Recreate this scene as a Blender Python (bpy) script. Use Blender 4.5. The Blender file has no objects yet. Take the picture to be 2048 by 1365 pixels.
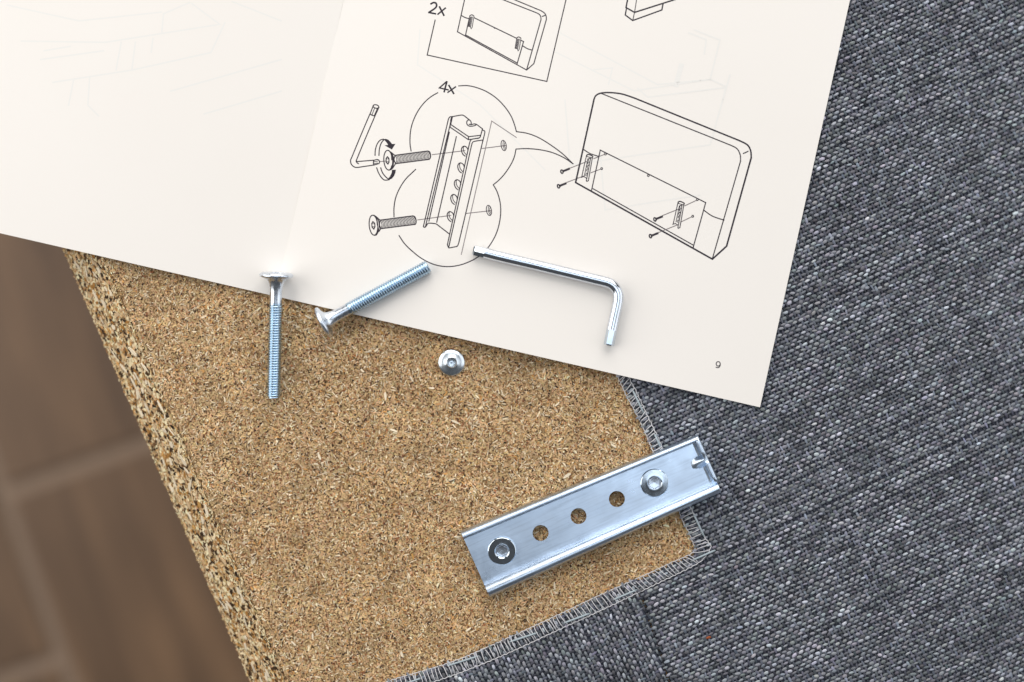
import bpy, bmesh, math, random
import numpy as np
from mathutils import Vector, Matrix

# ------------------------------------------------------------------ frame, camera, light
# lengths below are in "px": 4600 px = 1 m, one px of the photograph on the board's top (z = 0)
S = 4600.0
H = 2048 / 36.0 * 50.0            # camera height over the board, in px
C = bpy.context.scene.collection
sc = bpy.context.scene
rng = np.random.default_rng(7)
random.seed(7)

cam_d = bpy.data.cameras.new('camera')
cam = bpy.data.objects.new('camera', cam_d); C.objects.link(cam)
cam.location = (0, 0, H / S); cam.rotation_euler = (0, 0, 0)
cam_d.sensor_width = 36; cam_d.lens = 50
cam_d.clip_start = 0.02; cam_d.clip_end = 50
cam_d.dof.use_dof = True; cam_d.dof.focus_distance = (H - 10) / S; cam_d.dof.aperture_fstop = 2.0
sc.camera = cam

world = bpy.data.worlds.new('World'); sc.world = world; world.use_nodes = True
bg = world.node_tree.nodes['Background']
bg.inputs['Color'].default_value = (0.93, 0.96, 1.0, 1); bg.inputs['Strength'].default_value = 0.09

def area(name, loc, target, sx, sy, power, col):
    d = bpy.data.lights.new(name, 'AREA'); d.shape = 'RECTANGLE'; d.size = sx; d.size_y = sy
    d.energy = power; d.color = col
    o = bpy.data.objects.new(name, d); C.objects.link(o)
    o.location = loc
    o.rotation_euler = (Vector(target) - Vector(loc)).to_track_quat('-Z', 'Y').to_euler()
    o['label'] = 'soft window light, added fill or ceiling bounce from outside the frame'; o['kind'] = 'helper'
    return o
area('window_or_fill_light', (0.2, 1.9, 1.2), (0, 0.1, 0), 2.6, 2.2, 60, (1.0, 0.975, 0.945))
area('window_or_fill_light', (-1.9, 0.35, 1.1), (0, 0, 0), 2.2, 2.2, 43, (1.0, 0.975, 0.945))
area('window_or_fill_light', (1.95, 0.2, 1.1), (0, 0, 0), 2.0, 2.0, 17, (0.95, 0.97, 1.0))  # added fill panel for reflected light from the right, not a window
ceil = area('ceiling_bounce_light', (0.26, 0.17, 2.5), (0.26, 0.17, 0), 1.6, 1.1, 10, (0.78, 0.88, 1.0))  # added overhead panel for ceiling bounce, placed for its reflection in the metal
ceil.rotation_euler = (0, 0, math.radians(-10))

sc.view_settings.view_transform = 'Standard'; sc.view_settings.look = 'None'
sc.view_settings.exposure = 0.0; sc.view_settings.gamma = 1.0

# ------------------------------------------------------------------ helpers
WL = {}
def W(u, v, z=0.0):
    """a point of the photograph at height z, in px (world axes)"""
    k = (H - z) / H
    return ((u - 1024) * k, (682.5 - v) * k, z)
def Wn(u, v, z):
    u = np.asarray(u, float); v = np.asarray(v, float); z = np.broadcast_to(np.asarray(z, float), u.shape)
    k = (H - z) / H
    return np.stack([(u - 1024) * k, (682.5 - v) * k, z], -1)

def tag(o, label=None, cat=None, group=None, kind=None):
    if label: o['label'] = label
    if cat: o['category'] = cat
    if group: o['group'] = group
    if kind: o['kind'] = kind
    return o
def thing(name, label, cat, loc, group=None, kind=None):
    o = bpy.data.objects.new(name, None); C.objects.link(o)
    o.empty_display_size = 0.01
    o.location = (loc[0] / S, loc[1] / S, loc[2] / S)
    WL[o.name] = np.array(loc, float)
    return tag(o, label, cat, group, kind)
def mobj(name, verts, faces, mat, parent=None, smooth=False, col=None, kind=None, label=None, loc=None):
    """verts in px world coordinates; faces: list of tuples, or an (n,k) int array"""
    verts = np.asarray(verts, float).reshape(-1, 3)
    pl = WL[parent.name] if parent is not None else np.zeros(3)
    own = np.array(loc, float) if loc is not None else pl
    me = bpy.data.meshes.new(name)
    loc_v = (verts - own) / S
    if isinstance(faces, np.ndarray):
        n, k = faces.shape
        me.vertices.add(len(loc_v)); me.vertices.foreach_set('co', loc_v.astype(np.float32).ravel())
        me.loops.add(n * k); me.loops.foreach_set('vertex_index', faces.astype(np.int32).ravel())
        me.polygons.add(n)
        me.polygons.foreach_set('loop_start', (np.arange(n) * k).astype(np.int32))
        me.update(calc_edges=True)
        me.validate()
    else:
        me.from_pydata([tuple(x) for x in loc_v], [], faces); me.update()
    if col is not None:
        a = me.color_attributes.new('Col', 'FLOAT_COLOR', 'POINT')
        c4 = np.ones((len(verts), 4), np.float32); c4[:, :3] = col
        a.data.foreach_set('color', c4.ravel())
    if smooth:
        me.polygons.foreach_set('use_smooth', np.ones(len(me.polygons), bool))
    me.materials.append(mat)
    o = bpy.data.objects.new(name, me); C.objects.link(o)
    o.location = tuple((own - pl) / S)
    WL[o.name] = own
    if parent is not None: o.parent = parent
    if kind: o['kind'] = kind
    if label: o['label'] = label
    return o

class MB:
    def __init__(s): s.v = []; s.f = []
    def add(s, verts, faces):
        b = len(s.v); s.v += [tuple(x) for x in verts]; s.f += [tuple(i + b for i in f) for f in faces]
    def obj(s, name, mat, parent=None, **k): return mobj(name, s.v, s.f, mat, parent, **k)

def catmull(pts, n=6):
    p = [np.array(x, float) for x in pts]
    if len(p) < 3: return p
    p = [2 * p[0] - p[1]] + p + [2 * p[-1] - p[-2]]
    out = []
    for i in range(1, len(p) - 2):
        for k in range(n):
            t = k / n
            out.append(0.5 * (2 * p[i] + (p[i + 1] - p[i - 1]) * t + (2 * p[i - 1] - 5 * p[i] + 4 * p[i + 1] - p[i + 2]) * t * t
                              + (3 * p[i] - p[i - 1] - 3 * p[i + 1] + p[i + 2]) * t ** 3))
    out.append(p[-2]); return out

def tube(mb, pts, r, n=6, cap=True, up=(0, 0, 1), ph=0.0):
    pts = [np.array(p, float) for p in pts]; rs = r if hasattr(r, '__len__') else [r] * len(pts)
    b = len(mb.v); m = len(pts)
    for i, p in enumerate(pts):
        d = pts[min(i + 1, m - 1)] - pts[max(i - 1, 0)]; d /= np.linalg.norm(d) + 1e-9
        x = np.cross(d, up); x /= np.linalg.norm(x) + 1e-9; y = np.cross(x, d)
        for k in range(n):
            a = 2 * math.pi * k / n + ph
            mb.v.append(tuple(p + rs[i] * (math.cos(a) * x + math.sin(a) * y)))
    for i in range(m - 1):
        for k in range(n):
            mb.f.append((b + i * n + k, b + i * n + (k + 1) % n, b + (i + 1) * n + (k + 1) % n, b + (i + 1) * n + k))
    if cap:
        mb.f.append(tuple(b + k for k in range(n))[::-1]); mb.f.append(tuple(b + (m - 1) * n + k for k in range(n)))

def lathe(prof, n, org, ax):
    """profile [(distance along ax, radius)] round the axis ax through org -> verts, faces"""
    ax = np.array(ax, float); ax /= np.linalg.norm(ax)
    x = np.cross(ax, (0.31, 0.2, 0.93)); x /= np.linalg.norm(x); y = np.cross(ax, x)
    v = []; f = []
    for (d, r) in prof:
        for k in range(n):
            a = 2 * math.pi * k / n
            v.append(org + ax * d + r * (math.cos(a) * x + math.sin(a) * y))
    for i in range(len(prof) - 1):
        for k in range(n):
            f.append((i * n + k, (i + 1) * n + k, (i + 1) * n + (k + 1) % n, i * n + (k + 1) % n))
    return v, f

def inside(poly, u, v):
    u = np.asarray(u); v = np.asarray(v); r = np.zeros(u.shape, bool)
    n = len(poly)
    for i in range(n):
        x1, y1 = poly[i]; x2, y2 = poly[(i + 1) % n]
        if y1 == y2: continue
        c = ((y1 > v) != (y2 > v)) & (u < (x2 - x1) * (v - y1) / (y2 - y1) + x1)
        r ^= c
    return r
def smooth_by_angle(o, deg):
    me = o.data
    me.polygons.foreach_set('use_smooth', np.ones(len(me.polygons), bool))
    me.set_sharp_from_angle(angle=math.radians(deg))

# ------------------------------------------------------------------ materials
def mat(name, col=(.5, .5, .5), rough=.5, metal=0, spec=.5):
    m = bpy.data.materials.new(name); m.use_nodes = True
    b = m.node_tree.nodes['Principled BSDF']
    b.inputs['Base Color'].default_value = (*col, 1); b.inputs['Roughness'].default_value = rough
    b.inputs['Metallic'].default_value = metal; b.inputs['Specular IOR Level'].default_value = spec
    return m
def nodes(m): return m.node_tree.nodes, m.node_tree.links, m.node_tree.nodes['Principled BSDF']
def noise(m, scale, detail=4, vec=None, stretch=None):
    n, l, b = nodes(m)
    t = n.new('ShaderNodeTexNoise'); t.inputs['Scale'].default_value = scale; t.inputs['Detail'].default_value = detail
    tc = n.new('ShaderNodeTexCoord')
    if stretch:
        mp = n.new('ShaderNodeMapping'); mp.vector_type = 'TEXTURE'; mp.inputs['Scale'].default_value = tuple(1 / q for q in stretch[0]); mp.inputs['Rotation'].default_value = (0, 0, stretch[1])
        l.new(tc.outputs['Object'], mp.inputs['Vector']); l.new(mp.outputs['Vector'], t.inputs['Vector'])
    else: l.new(tc.outputs['Object'], t.inputs['Vector'])
    return t
def ramp(m, src, stops):
    n, l, b = nodes(m)
    r = n.new('ShaderNodeValToRGB'); e = r.color_ramp.elements
    while len(e) < len(stops): e.new(0.5)
    for i, (p, c) in enumerate(stops):
        e[i].position = p; e[i].color = (*c, 1) if hasattr(c, '__len__') else (c, c, c, 1)
    l.new(src, r.inputs['Fac']); return r
def bump(m, src, strength, dist):
    n, l, b = nodes(m)
    bp = n.new('ShaderNodeBump'); bp.inputs['Strength'].default_value = strength; bp.inputs['Distance'].default_value = dist
    l.new(src, bp.inputs['Height']); l.new(bp.outputs['Normal'], b.inputs['Normal'])
def vcol(m):
    n, l, b = nodes(m)
    a = n.new('ShaderNodeVertexColor'); a.layer_name = 'Col'; l.new(a.outputs['Color'], b.inputs['Base Color']); return a

M_paper = mat('paper', (.81, .77, .722), .62, 0, .25)
t = noise(M_paper, 900, 5); bump(M_paper, t.outputs['Fac'], .06, .0002)
t2 = noise(M_paper, 9, 3)
r = ramp(M_paper, t2.outputs['Fac'], [(.3, (.805, .764, .715)), (.7, (.82, .78, .733))])
nodes(M_paper)[1].new(r.outputs['Color'], nodes(M_paper)[2].inputs['Base Color'])
M_ink = mat('ink', (.022, .016, .024), .5, 0, .3)
M_inkthin = mat('ink_thin', (.03, .022, .03), .5, 0, .3)
M_inkgrey = mat('ink_grey', (.21, .18, .18), .5, 0, .3)
M_ghost = mat('show_through_ink', (.772, .75, .712), .62, 0, .25)

def metal_mat(name, col, rough, rvar, bscale, bstr, dark=0.85, streak=None):
    m = mat(name, col, rough, 1.0)
    n, l, b = nodes(m)
    t = noise(m, bscale, 5)
    r = ramp(m, t.outputs['Fac'], [(.3, rough - rvar), (.7, rough + rvar)]); l.new(r.outputs['Color'], b.inputs['Roughness'])
    t2 = noise(m, bscale * .35, 6)
    r2 = ramp(m, t2.outputs['Fac'], [(.32, tuple(c * dark for c in col)), (.6, col)]); l.new(r2.outputs['Color'], b.inputs['Base Color'])
    if streak is not None:                           # rolling marks and scuffs along the sheet
        t3 = noise(m, 40, 5, stretch=((1.2, 26, 1), math.radians(streak)))
        r3 = ramp(m, t3.outputs['Fac'], [(.30, .84), (.52, 1.0)])
        mx = n.new('ShaderNodeMix'); mx.data_type = 'RGBA'; mx.blend_type = 'MULTIPLY'; mx.inputs['Factor'].default_value = .8
        l.new(r2.outputs['Color'], mx.inputs[6]); l.new(r3.outputs['Color'], mx.inputs[7]); l.new(mx.outputs[2], b.inputs['Base Color'])
    bump(m, t.outputs['Fac'], bstr, .00005)
    return m
M_zinc = metal_mat('zinc_plated_steel', (.76, .82, .90), .27, .05, 600, .25)
M_thread = metal_mat('zinc_thread', (.50, .65, .79), .24, .05, 600, .1)
M_key = metal_mat('plated_key_steel', (.72, .76, .82), .13, .04, 500, .3)
M_brk = metal_mat('zinc_sheet', (.72, .83, .97), .32, .06, 150, .07, .84, 24)
M_stud = metal_mat('turned_zinc', (.74, .81, .87), .27, .04, 500, .2)

M_sock = metal_mat('socket_bolt_steel', (.62, .69, .76), .13, .03, 500, .12)
M_chip = mat('wood_particles', rough=.75, spec=.25); vcol(M_chip)
M_core = mat('particle_core', (.23, .135, .06), .85, 0, .2)
tt = noise(M_core, 700, 6); rr = ramp(M_core, tt.outputs['Fac'], [(.3, (.10, .05, .02)), (.5, (.30, .185, .085)), (.7, (.42, .29, .15))])
nodes(M_core)[1].new(rr.outputs['Color'], nodes(M_core)[2].inputs['Base Color']); bump(M_core, tt.outputs['Fac'], .5, .0006)
M_yarn = mat('melange_yarn', rough=.85, spec=.2); a_ = vcol(M_yarn)
ty = noise(M_yarn, 3500, 3); bump(M_yarn, ty.outputs['Fac'], .5, .0002)
M_cloth = mat('dark_ground_cloth', (.06, .066, .09), .95, 0, .1)
M_white = mat('overlock_thread', (.62, .61, .62), .7, 0, .3)
M_blue = mat('needle_thread', (.36, .42, .45), .6, 0, .3)

def tile_mat():
    m = mat('wood_look_tile', (.2, .13, .085), .45)
    n, l, b = nodes(m)
    t = noise(m, 9, 5, stretch=((6.0, .7, 1), math.radians(20)))
    r = ramp(m, t.outputs['Fac'], [(.28, (.085, .047, .024)), (.5, (.142, .081, .042)), (.72, (.215, .124, .064))])
    l.new(r.outputs['Color'], b.inputs['Base Color'])
    return m
M_tile = tile_mat()
M_grout = mat('grout', (.245, .172, .12), .9)

# ------------------------------------------------------------------ floor
ZF = -1840.0
fl = mobj('floor', [W(-2500, -2500, ZF - 14), W(4500, -2500, ZF - 14), W(4500, 4500, ZF - 14), W(-2500, 4500, ZF - 14)], [(0, 3, 2, 1)], M_grout)
tag(fl, kind='structure')
def fpx(a, b): return (5 + a * .9415 + b * .338, 987 - a * .338 + b * .9415)
def tile(a0, a1, b0, b1):
    g = 16.0
    mb = MB(); q = [(a0 + g, b0 + g), (a1 - g, b0 + g), (a1 - g, b1 - g), (a0 + g, b1 - g)]
    qi = [(a0 + g + 3, b0 + g + 3), (a1 - g - 3, b0 + g + 3), (a1 - g - 3, b1 - g - 3), (a0 + g + 3, b1 - g - 3)]
    vs = [W(*fpx(*p), ZF - 30) for p in q] + [W(*fpx(*p), ZF - 2) for p in q] + [W(*fpx(*p), ZF) for p in qi]
    fs = []
    for k in range(4):
        fs += [(k, (k + 1) % 4, 4 + (k + 1) % 4, 4 + k), (4 + k, 4 + (k + 1) % 4, 8 + (k + 1) % 4, 8 + k)]
    fs.append((8, 9, 10, 11))
    fs = [f[::-1] for f in fs]
    mb.add(vs, fs); return mb.obj('floor_tile', M_tile, fl)
TWd, TLn = 640, 1150
for ci, off in ((-1, 347), (0, 0), (1, 520)):
    for rj in (-2, -1, 0):
        tile(ci * TWd, (ci + 1) * TWd, off + rj * TLn, off + (rj + 1) * TLn)

# ------------------------------------------------------------------ chipboard panel
BEV = -78.0                                        # bevel bottom height
def le(v): return 203 + (v - 500) * (375 / 865.0)  # top edge of the board in the photograph
def lo(v): return 126 + (v - 500) * (375 / 865.0)  # lower edge of the cut face
board = thing('chipboard_panel', 'raw brown particle board panel with a rough sloping cut edge on its left', 'chipboard',
              W(700, 900, BEV))
bv = [W(le(-700), -700), W(1680, -700), W(1680, 2100), W(le(2100), 2100)]
bl = [W(lo(-700), -700, BEV), W(1680, -700, BEV), W(1680, 2100, BEV), W(lo(2100), 2100, BEV)]
mobj('board_core', bv + bl, [(3, 2, 1, 0), (4, 5, 6, 7), (0, 4, 7, 3), (1, 2, 6, 5), (0, 1, 5, 4), (2, 3, 7, 6)], M_core, board)

def paper_line(u): return 468 + .2268 * u
OPEN = [(1170, 615), (1234, 750), (1252, 790), (1266, 815), (1283, 848), (1296, 879), (1306, 903), (1330, 960), (1350, 1003), (1357, 1019), (1368, 1048),
        (1378, 1066), (1387, 1088), (1391, 1099), (1384, 1107), (1374, 1112.5), (1355, 1121), (1340, 1127), (1300, 1146), (1200, 1191), (1100, 1238), (1000, 1284),
        (900, 1326), (783, 1361), (690, 1396)]
vis = [(le(460) - 30, 440), (1190, 660), (1300, 850), (1420, 1110), (1250, 1215), (700, 1440), (le(1440), 1440)]

def palette(n, light, dark, black, sd=.13):
    base = np.array([.555, .368, .188])
    t = rng.normal(0, 1, (n, 1))
    c = base * np.exp(sd * t) * (1 + rng.normal(0, .045, (n, 3)))
    u = rng.random(n)
    k = u < light; c[k] = np.array([.80, .65, .43]) * (1 + rng.normal(0, .07, (k.sum(), 1)))
    k = (u > light) & (u < light + dark); c[k] = np.array([.34, .18, .075]) * np.exp(rng.normal(0, .3, (k.sum(), 1)))
    k = (u > 1 - black); c[k] = np.array([.06, .032, .018]) * np.exp(rng.normal(0, .4, (k.sum(), 1)))
    k = (u > .5) & (u < .54); c[k] = np.array([.58, .30, .10])
    return np.clip(c, .01, .88)

def flakes(o3, ex, ey, nz, L, Wd, ang, lift, tilt, col):
    """hexagonal tapered flakes: origin o3 (n,3), plane axes ex, ey, normal nz"""
    n = len(L)
    ca, sa = np.cos(ang)[:, None], np.sin(ang)[:, None]
    d = ca * ex + sa * ey; w = -sa * ex + ca * ey
    jit = lambda s: 1 + rng.normal(0, s, (n, 1))
    Lh = (L / 2)[:, None]; Wh = (Wd / 2)[:, None]
    o = o3 + nz * lift[:, None]
    tl = (tilt[:, 0] * L / 2)[:, None] * nz; tw = (tilt[:, 1] * Wd / 2)[:, None] * nz
    bend = w * (rng.normal(0, .10, n) * L)[:, None]
    P = [o + d * Lh * jit(.1) + tl + bend, o + d * Lh * .45 * jit(.2) + w * Wh * jit(.25) + tl * .45 + tw,
         o - d * Lh * .45 * jit(.2) + w * Wh * jit(.25) - tl * .45 + tw, o - d * Lh * jit(.1) - tl + bend,
         o - d * Lh * .45 * jit(.2) - w * Wh * jit(.25) - tl * .45 - tw, o + d * Lh * .45 * jit(.2) - w * Wh * jit(.25) + tl * .45 - tw]
    v = np.stack(P, 1).reshape(-1, 3)
    b = np.arange(n)[:, None] * 6
    f = np.concatenate([b + np.array([[0, 1, 2, 3]]), b + np.array([[0, 3, 4, 5]])], 0)
    return v, f, np.repeat(col, 6, 0)

NC = 175000
cu = rng.uniform(100, 1430, NC); cv = rng.uniform(430, 1440, NC)
k = inside(vis, cu, cv) & (cu > le(cv) - 1); cu, cv = cu[k], cv[k]; n = len(cu)
big = rng.random(n)
L = np.where(big < .06, rng.uniform(10, 17, n), rng.uniform(3, 9, n))
Wd = np.where(big < .06, rng.uniform(1.2, 3.0, n), rng.uniform(1.0, 3.1, n))
col = palette(n, .08, .07, .006)
lum = rng.normal(0, 1, (40, 40)); 
iu = np.clip(((cu - 100) / 1340 * 38), 0, 38); iv = np.clip((cv - 430) / 1020 * 38, 0, 38)
i0, j0 = iu.astype(int), iv.astype(int); fu, fv = iu - i0, iv - j0
lf = lum[i0, j0] * (1 - fu) * (1 - fv) + lum[i0 + 1, j0] * fu * (1 - fv) + lum[i0, j0 + 1] * (1 - fu) * fv + lum[i0 + 1, j0 + 1] * fu * fv
col = np.clip(col * np.exp(.12 * lf)[:, None], .01, .85)
fib = rng.random(n) < .065                            # thin pale fibres
L = np.where(fib, rng.uniform(7, 17, n), L); Wd = np.where(fib, rng.uniform(.8, 1.7, n), Wd); col[fib] = np.array([.77, .63, .44]) * (1 + rng.normal(0, .07, (fib.sum(), 1)))
lift = .2 + 2.0 * rng.random(n)
order = None
o3 = Wn(cu, cv, np.zeros(n))
X, Y, Z3 = np.array([1., 0, 0]), np.array([0., 1, 0]), np.array([0., 0, 1])
v1, f1, c1 = flakes(o3, X, Y, Z3, L, Wd, rng.uniform(0, math.pi, n), lift, rng.normal(0, .13, (n, 2)), col)
ND = 15000                                            # small dark bark specks and pits
du = rng.uniform(100, 1430, ND); dv = rng.uniform(430, 1440, ND)
k = inside(vis, du, dv) & (du > le(dv) + 2); du, dv = du[k], dv[k]; n = len(du)
cd = np.array([[.055, .03, .018]]) * np.exp(rng.normal(0, .45, (n, 1))) * (1 + rng.normal(0, .1, (n, 3)))
k = rng.random(n) < .5; cd[k] = np.array([.22, .085, .035]) * np.exp(rng.normal(0, .3, (k.sum(), 1)))
v2, f2, c2 = flakes(Wn(du, dv, np.zeros(n)), X, Y, Z3, rng.uniform(1.8, 5.6, n), rng.uniform(1.4, 3.6, n), rng.uniform(0, math.pi, n),
                    np.full(n, 2.3), rng.normal(0, .04, (n, 2)), np.clip(cd, .008, .5))
mobj('fine_wood_chips', np.concatenate([v1, v2]), np.concatenate([f1, f2 + len(v1)]), M_chip, board, col=np.concatenate([c1, c2]), kind='stuff')

# sloping cut edge: coarse chips lying along the edge
e_top0, e_top1 = np.array(W(le(470), 470)), np.array(W(le(1460), 1460))
e_lo0, e_lo1 = np.array(W(lo(470), 470, BEV)), np.array(W(lo(1460), 1460, BEV))
ed = (e_top1 - e_top0); EL = np.linalg.norm(ed); ed /= EL
ef = e_lo0 - e_top0; ef -= ed * ef.dot(ed); EW = np.linalg.norm(ef); ef /= EW
en = np.cross(ed, ef); en *= np.sign(en[2])
def edge_pts(n, m=0.03): 
    a = rng.uniform(-10, EL + 10, n); b = rng.uniform(m, 1 - m, n)
    return e_top0 + ed * a[:, None] + ef * (b * EW)[:, None], b
n = 15000
o3, bb = edge_pts(n)
fine = (np.abs(bb - .5) > .38)
L = np.where(fine, rng.uniform(4, 11, n), rng.uniform(4, 14, n)); Wd = np.where(fine, rng.uniform(1.6, 4, n), rng.uniform(2.4, 8, n))
ce = palette(n, .42, .12, .04, .18) * np.array([1.08, 1.06, 1.0])
v1, f1, c1 = flakes(o3, ed, ef, en, L, Wd, rng.normal(0, .75, n), .3 + 3.5 * rng.random(n), rng.normal(0, .12, (n, 2)), np.clip(ce, .01, .85))
n = 650                                             # dark flakes: shade of the gaps between coarse chips, painted as colour
o3, bb = edge_pts(n, .1)
cg = np.array([[.06, .03, .012]]) * np.exp(rng.normal(0, .5, (n, 1))); k = rng.random(n) < .3; cg[k] = (.36, .17, .04)
v2, f2, c2 = flakes(o3, ed, ef, en, rng.uniform(5, 15, n), rng.uniform(3, 8, n), rng.normal(0, .8, n), np.full(n, 4.0), rng.normal(0, .05, (n, 2)), cg)
mobj('coarse_edge_chips', np.concatenate([v1, v2]), np.concatenate([f1, f2 + len(v1)]), M_chip, board, col=np.concatenate([c1, c2]), kind='stuff')

def chip_piece(o, ex, ey, nz, L, Wd, ang, th, c):
    d = math.cos(ang) * ex + math.sin(ang) * ey; w = -math.sin(ang) * ex + math.cos(ang) * ey
    out = [(.5, .05), (.3, .45), (-.15, .5), (-.5, .12), (-.42, -.35), (.1, -.5), (.42, -.3)]
    out = [(a + random.uniform(-.06, .06), b + random.uniform(-.1, .1)) for a, b in out]
    vs = [o + d * L * a + w * Wd * b for a, b in out] + [o + d * L * a * .93 + w * Wd * b * .85 + nz * (th + random.uniform(-.4, .4)) for a, b in out]
    m = 7
    fs = [tuple(range(m, 2 * m))] + [(i, (i + 1) % m, m + (i + 1) % m, m + i) for i in range(m)]
    base = np.array([{'pale': (.80, .68, .50), 'tan': (.60, .43, .25), 'honey': (.55, .30, .09)}[c]])
    cc = np.repeat(base * random.uniform(.88, 1.08), 2 * m, 0)
    return mobj('wood_chip', vs, fs, M_chip, board, col=cc, loc=tuple(o))
for i in range(120):
    b = random.uniform(.14, .84); a = random.uniform(10, EL - 10)
    o = e_top0 + ed * a + ef * b * EW + en * 3.6
    c = random.choices(['pale', 'tan', 'honey'], [.55, .3, .15])[0]
    chip_piece(o, ed, ef, en, random.uniform(10, 30) if c != 'honey' else random.uniform(8, 16), random.uniform(3.5, 9), random.gauss(0, .35), random.uniform(.8, 2), c)
chip_piece(np.array(W(1134, 952, 2)), X, Y, Z3, 20, 6.5, .55, 1.6, 'pale')
for i in range(34):
    while True:
        u, v = random.uniform(200, 1380), random.uniform(560, 1350)
        if inside(vis, np.array([u]), np.array([v]))[0] and u > le(v) + 20 and v > paper_line(u) + 20: break
    chip_piece(np.array(W(u, v, 1.6)), X, Y, Z3, random.uniform(11, 18), random.uniform(2.6, 5), random.uniform(0, 3.1), 1.2, random.choice(['pale', 'pale', 'tan', 'honey']))

# ------------------------------------------------------------------ upholstery fabric
SEAM = [(1268, 1150), (1290, 1215), (1318, 1300), (1338, 1365), (1372, 1480)]
def smoothstep(x): x = np.clip(x, 0, 1); return x * x * (3 - 2 * x)
_sx = np.array([p[0] for p in SEAM]); _sy = np.array([p[1] for p in SEAM])
def seam_d(u, v):                                     # signed distance right of the seam line, px
    su = np.interp(v, _sy, _sx, left=None); su = np.where(v < 1150, 1268 - (1150 - v) * .33, su)
    return (u - su) * .955
_op = np.array(OPEN)
def dist_open(u, v):
    d = np.full(np.shape(u), 1e9)
    for i in range(len(_op) - 1):
        p, q = _op[i], _op[i + 1]; e = q - p; L2 = e.dot(e)
        t = np.clip(((u - p[0]) * e[0] + (v - p[1]) * e[1]) / L2, 0, 1)
        d = np.minimum(d, np.hypot(u - p[0] - t * e[0], v - p[1] - t * e[1]))
    return d
def zfab(u, v):
    u = np.asarray(u, float); v = np.asarray(v, float)
    z = 10.5 + 1.6 * np.sin(u * .011 + v * .007) + 1.5 * np.sin(v * .017 - u * .006)
    z = z - 95 * smoothstep((u - 1640) / 620) * (1 - .35 * smoothstep((v - 500) / 900))
    sd = seam_d(u, v); w = smoothstep((v - 1140) / 60)
    z = z - 10.5 * w * np.exp(-(sd / 5.5) ** 2) + 4.5 * w * np.exp(-((sd + 15) / 12.0) ** 2) + 1.9 * w * np.exp(-((sd - 14) / 12.0) ** 2)
    z = z - 2.2 * np.exp(-(dist_open(u, v) / 6.0) ** 2)
    return z
fabric = thing('upholstery_fabric', 'dark grey woven upholstery cloth with an overlocked cut-out over the board', 'fabric', W(1700, 900, -20))
region = OPEN + [(690, 1520), (2260, 1520), (2260, -160), (1170, -160)]
def ground(cells_keep, name):
    st = 6.0
    us = np.arange(680, 2260 + st, st); vs = np.arange(-160, 1520 + st, st)
    uu, vv = np.meshgrid(us, vs, indexing='ij')
    z = zfab(uu, vv) - 3.2
    V = Wn(uu, vv, z).reshape(-1, 3)
    ni, nj = uu.shape
    idx = np.arange(ni * nj).reshape(ni, nj)
    q = np.stack([idx[:-1, :-1], idx[:-1, 1:], idx[1:, 1:], idx[1:, :-1]], -1).reshape(-1, 4)
    cu = uu[:-1, :-1].ravel() + st / 2; cv = vv[:-1, :-1].ravel() + st / 2
    keep = inside(region, cu, cv) & (dist_open(cu, cv) > 3.2) & cells_keep(cu, cv)
    q = q[keep]
    used, inv = np.unique(q, return_inverse=True)
    return mobj(name, V[used], inv.reshape(-1, 4), M_cloth, fabric, smooth=True)
right_keep = lambda u, v: (seam_d(u, v) > 0) | (v < 1150 + 0 * u)
left_keep = lambda u, v: (seam_d(u, v) <= 0) & (v >= 1150)
pr = ground(right_keep, 'cloth_panel'); pl_ = ground(left_keep, 'cloth_panel')

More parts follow.
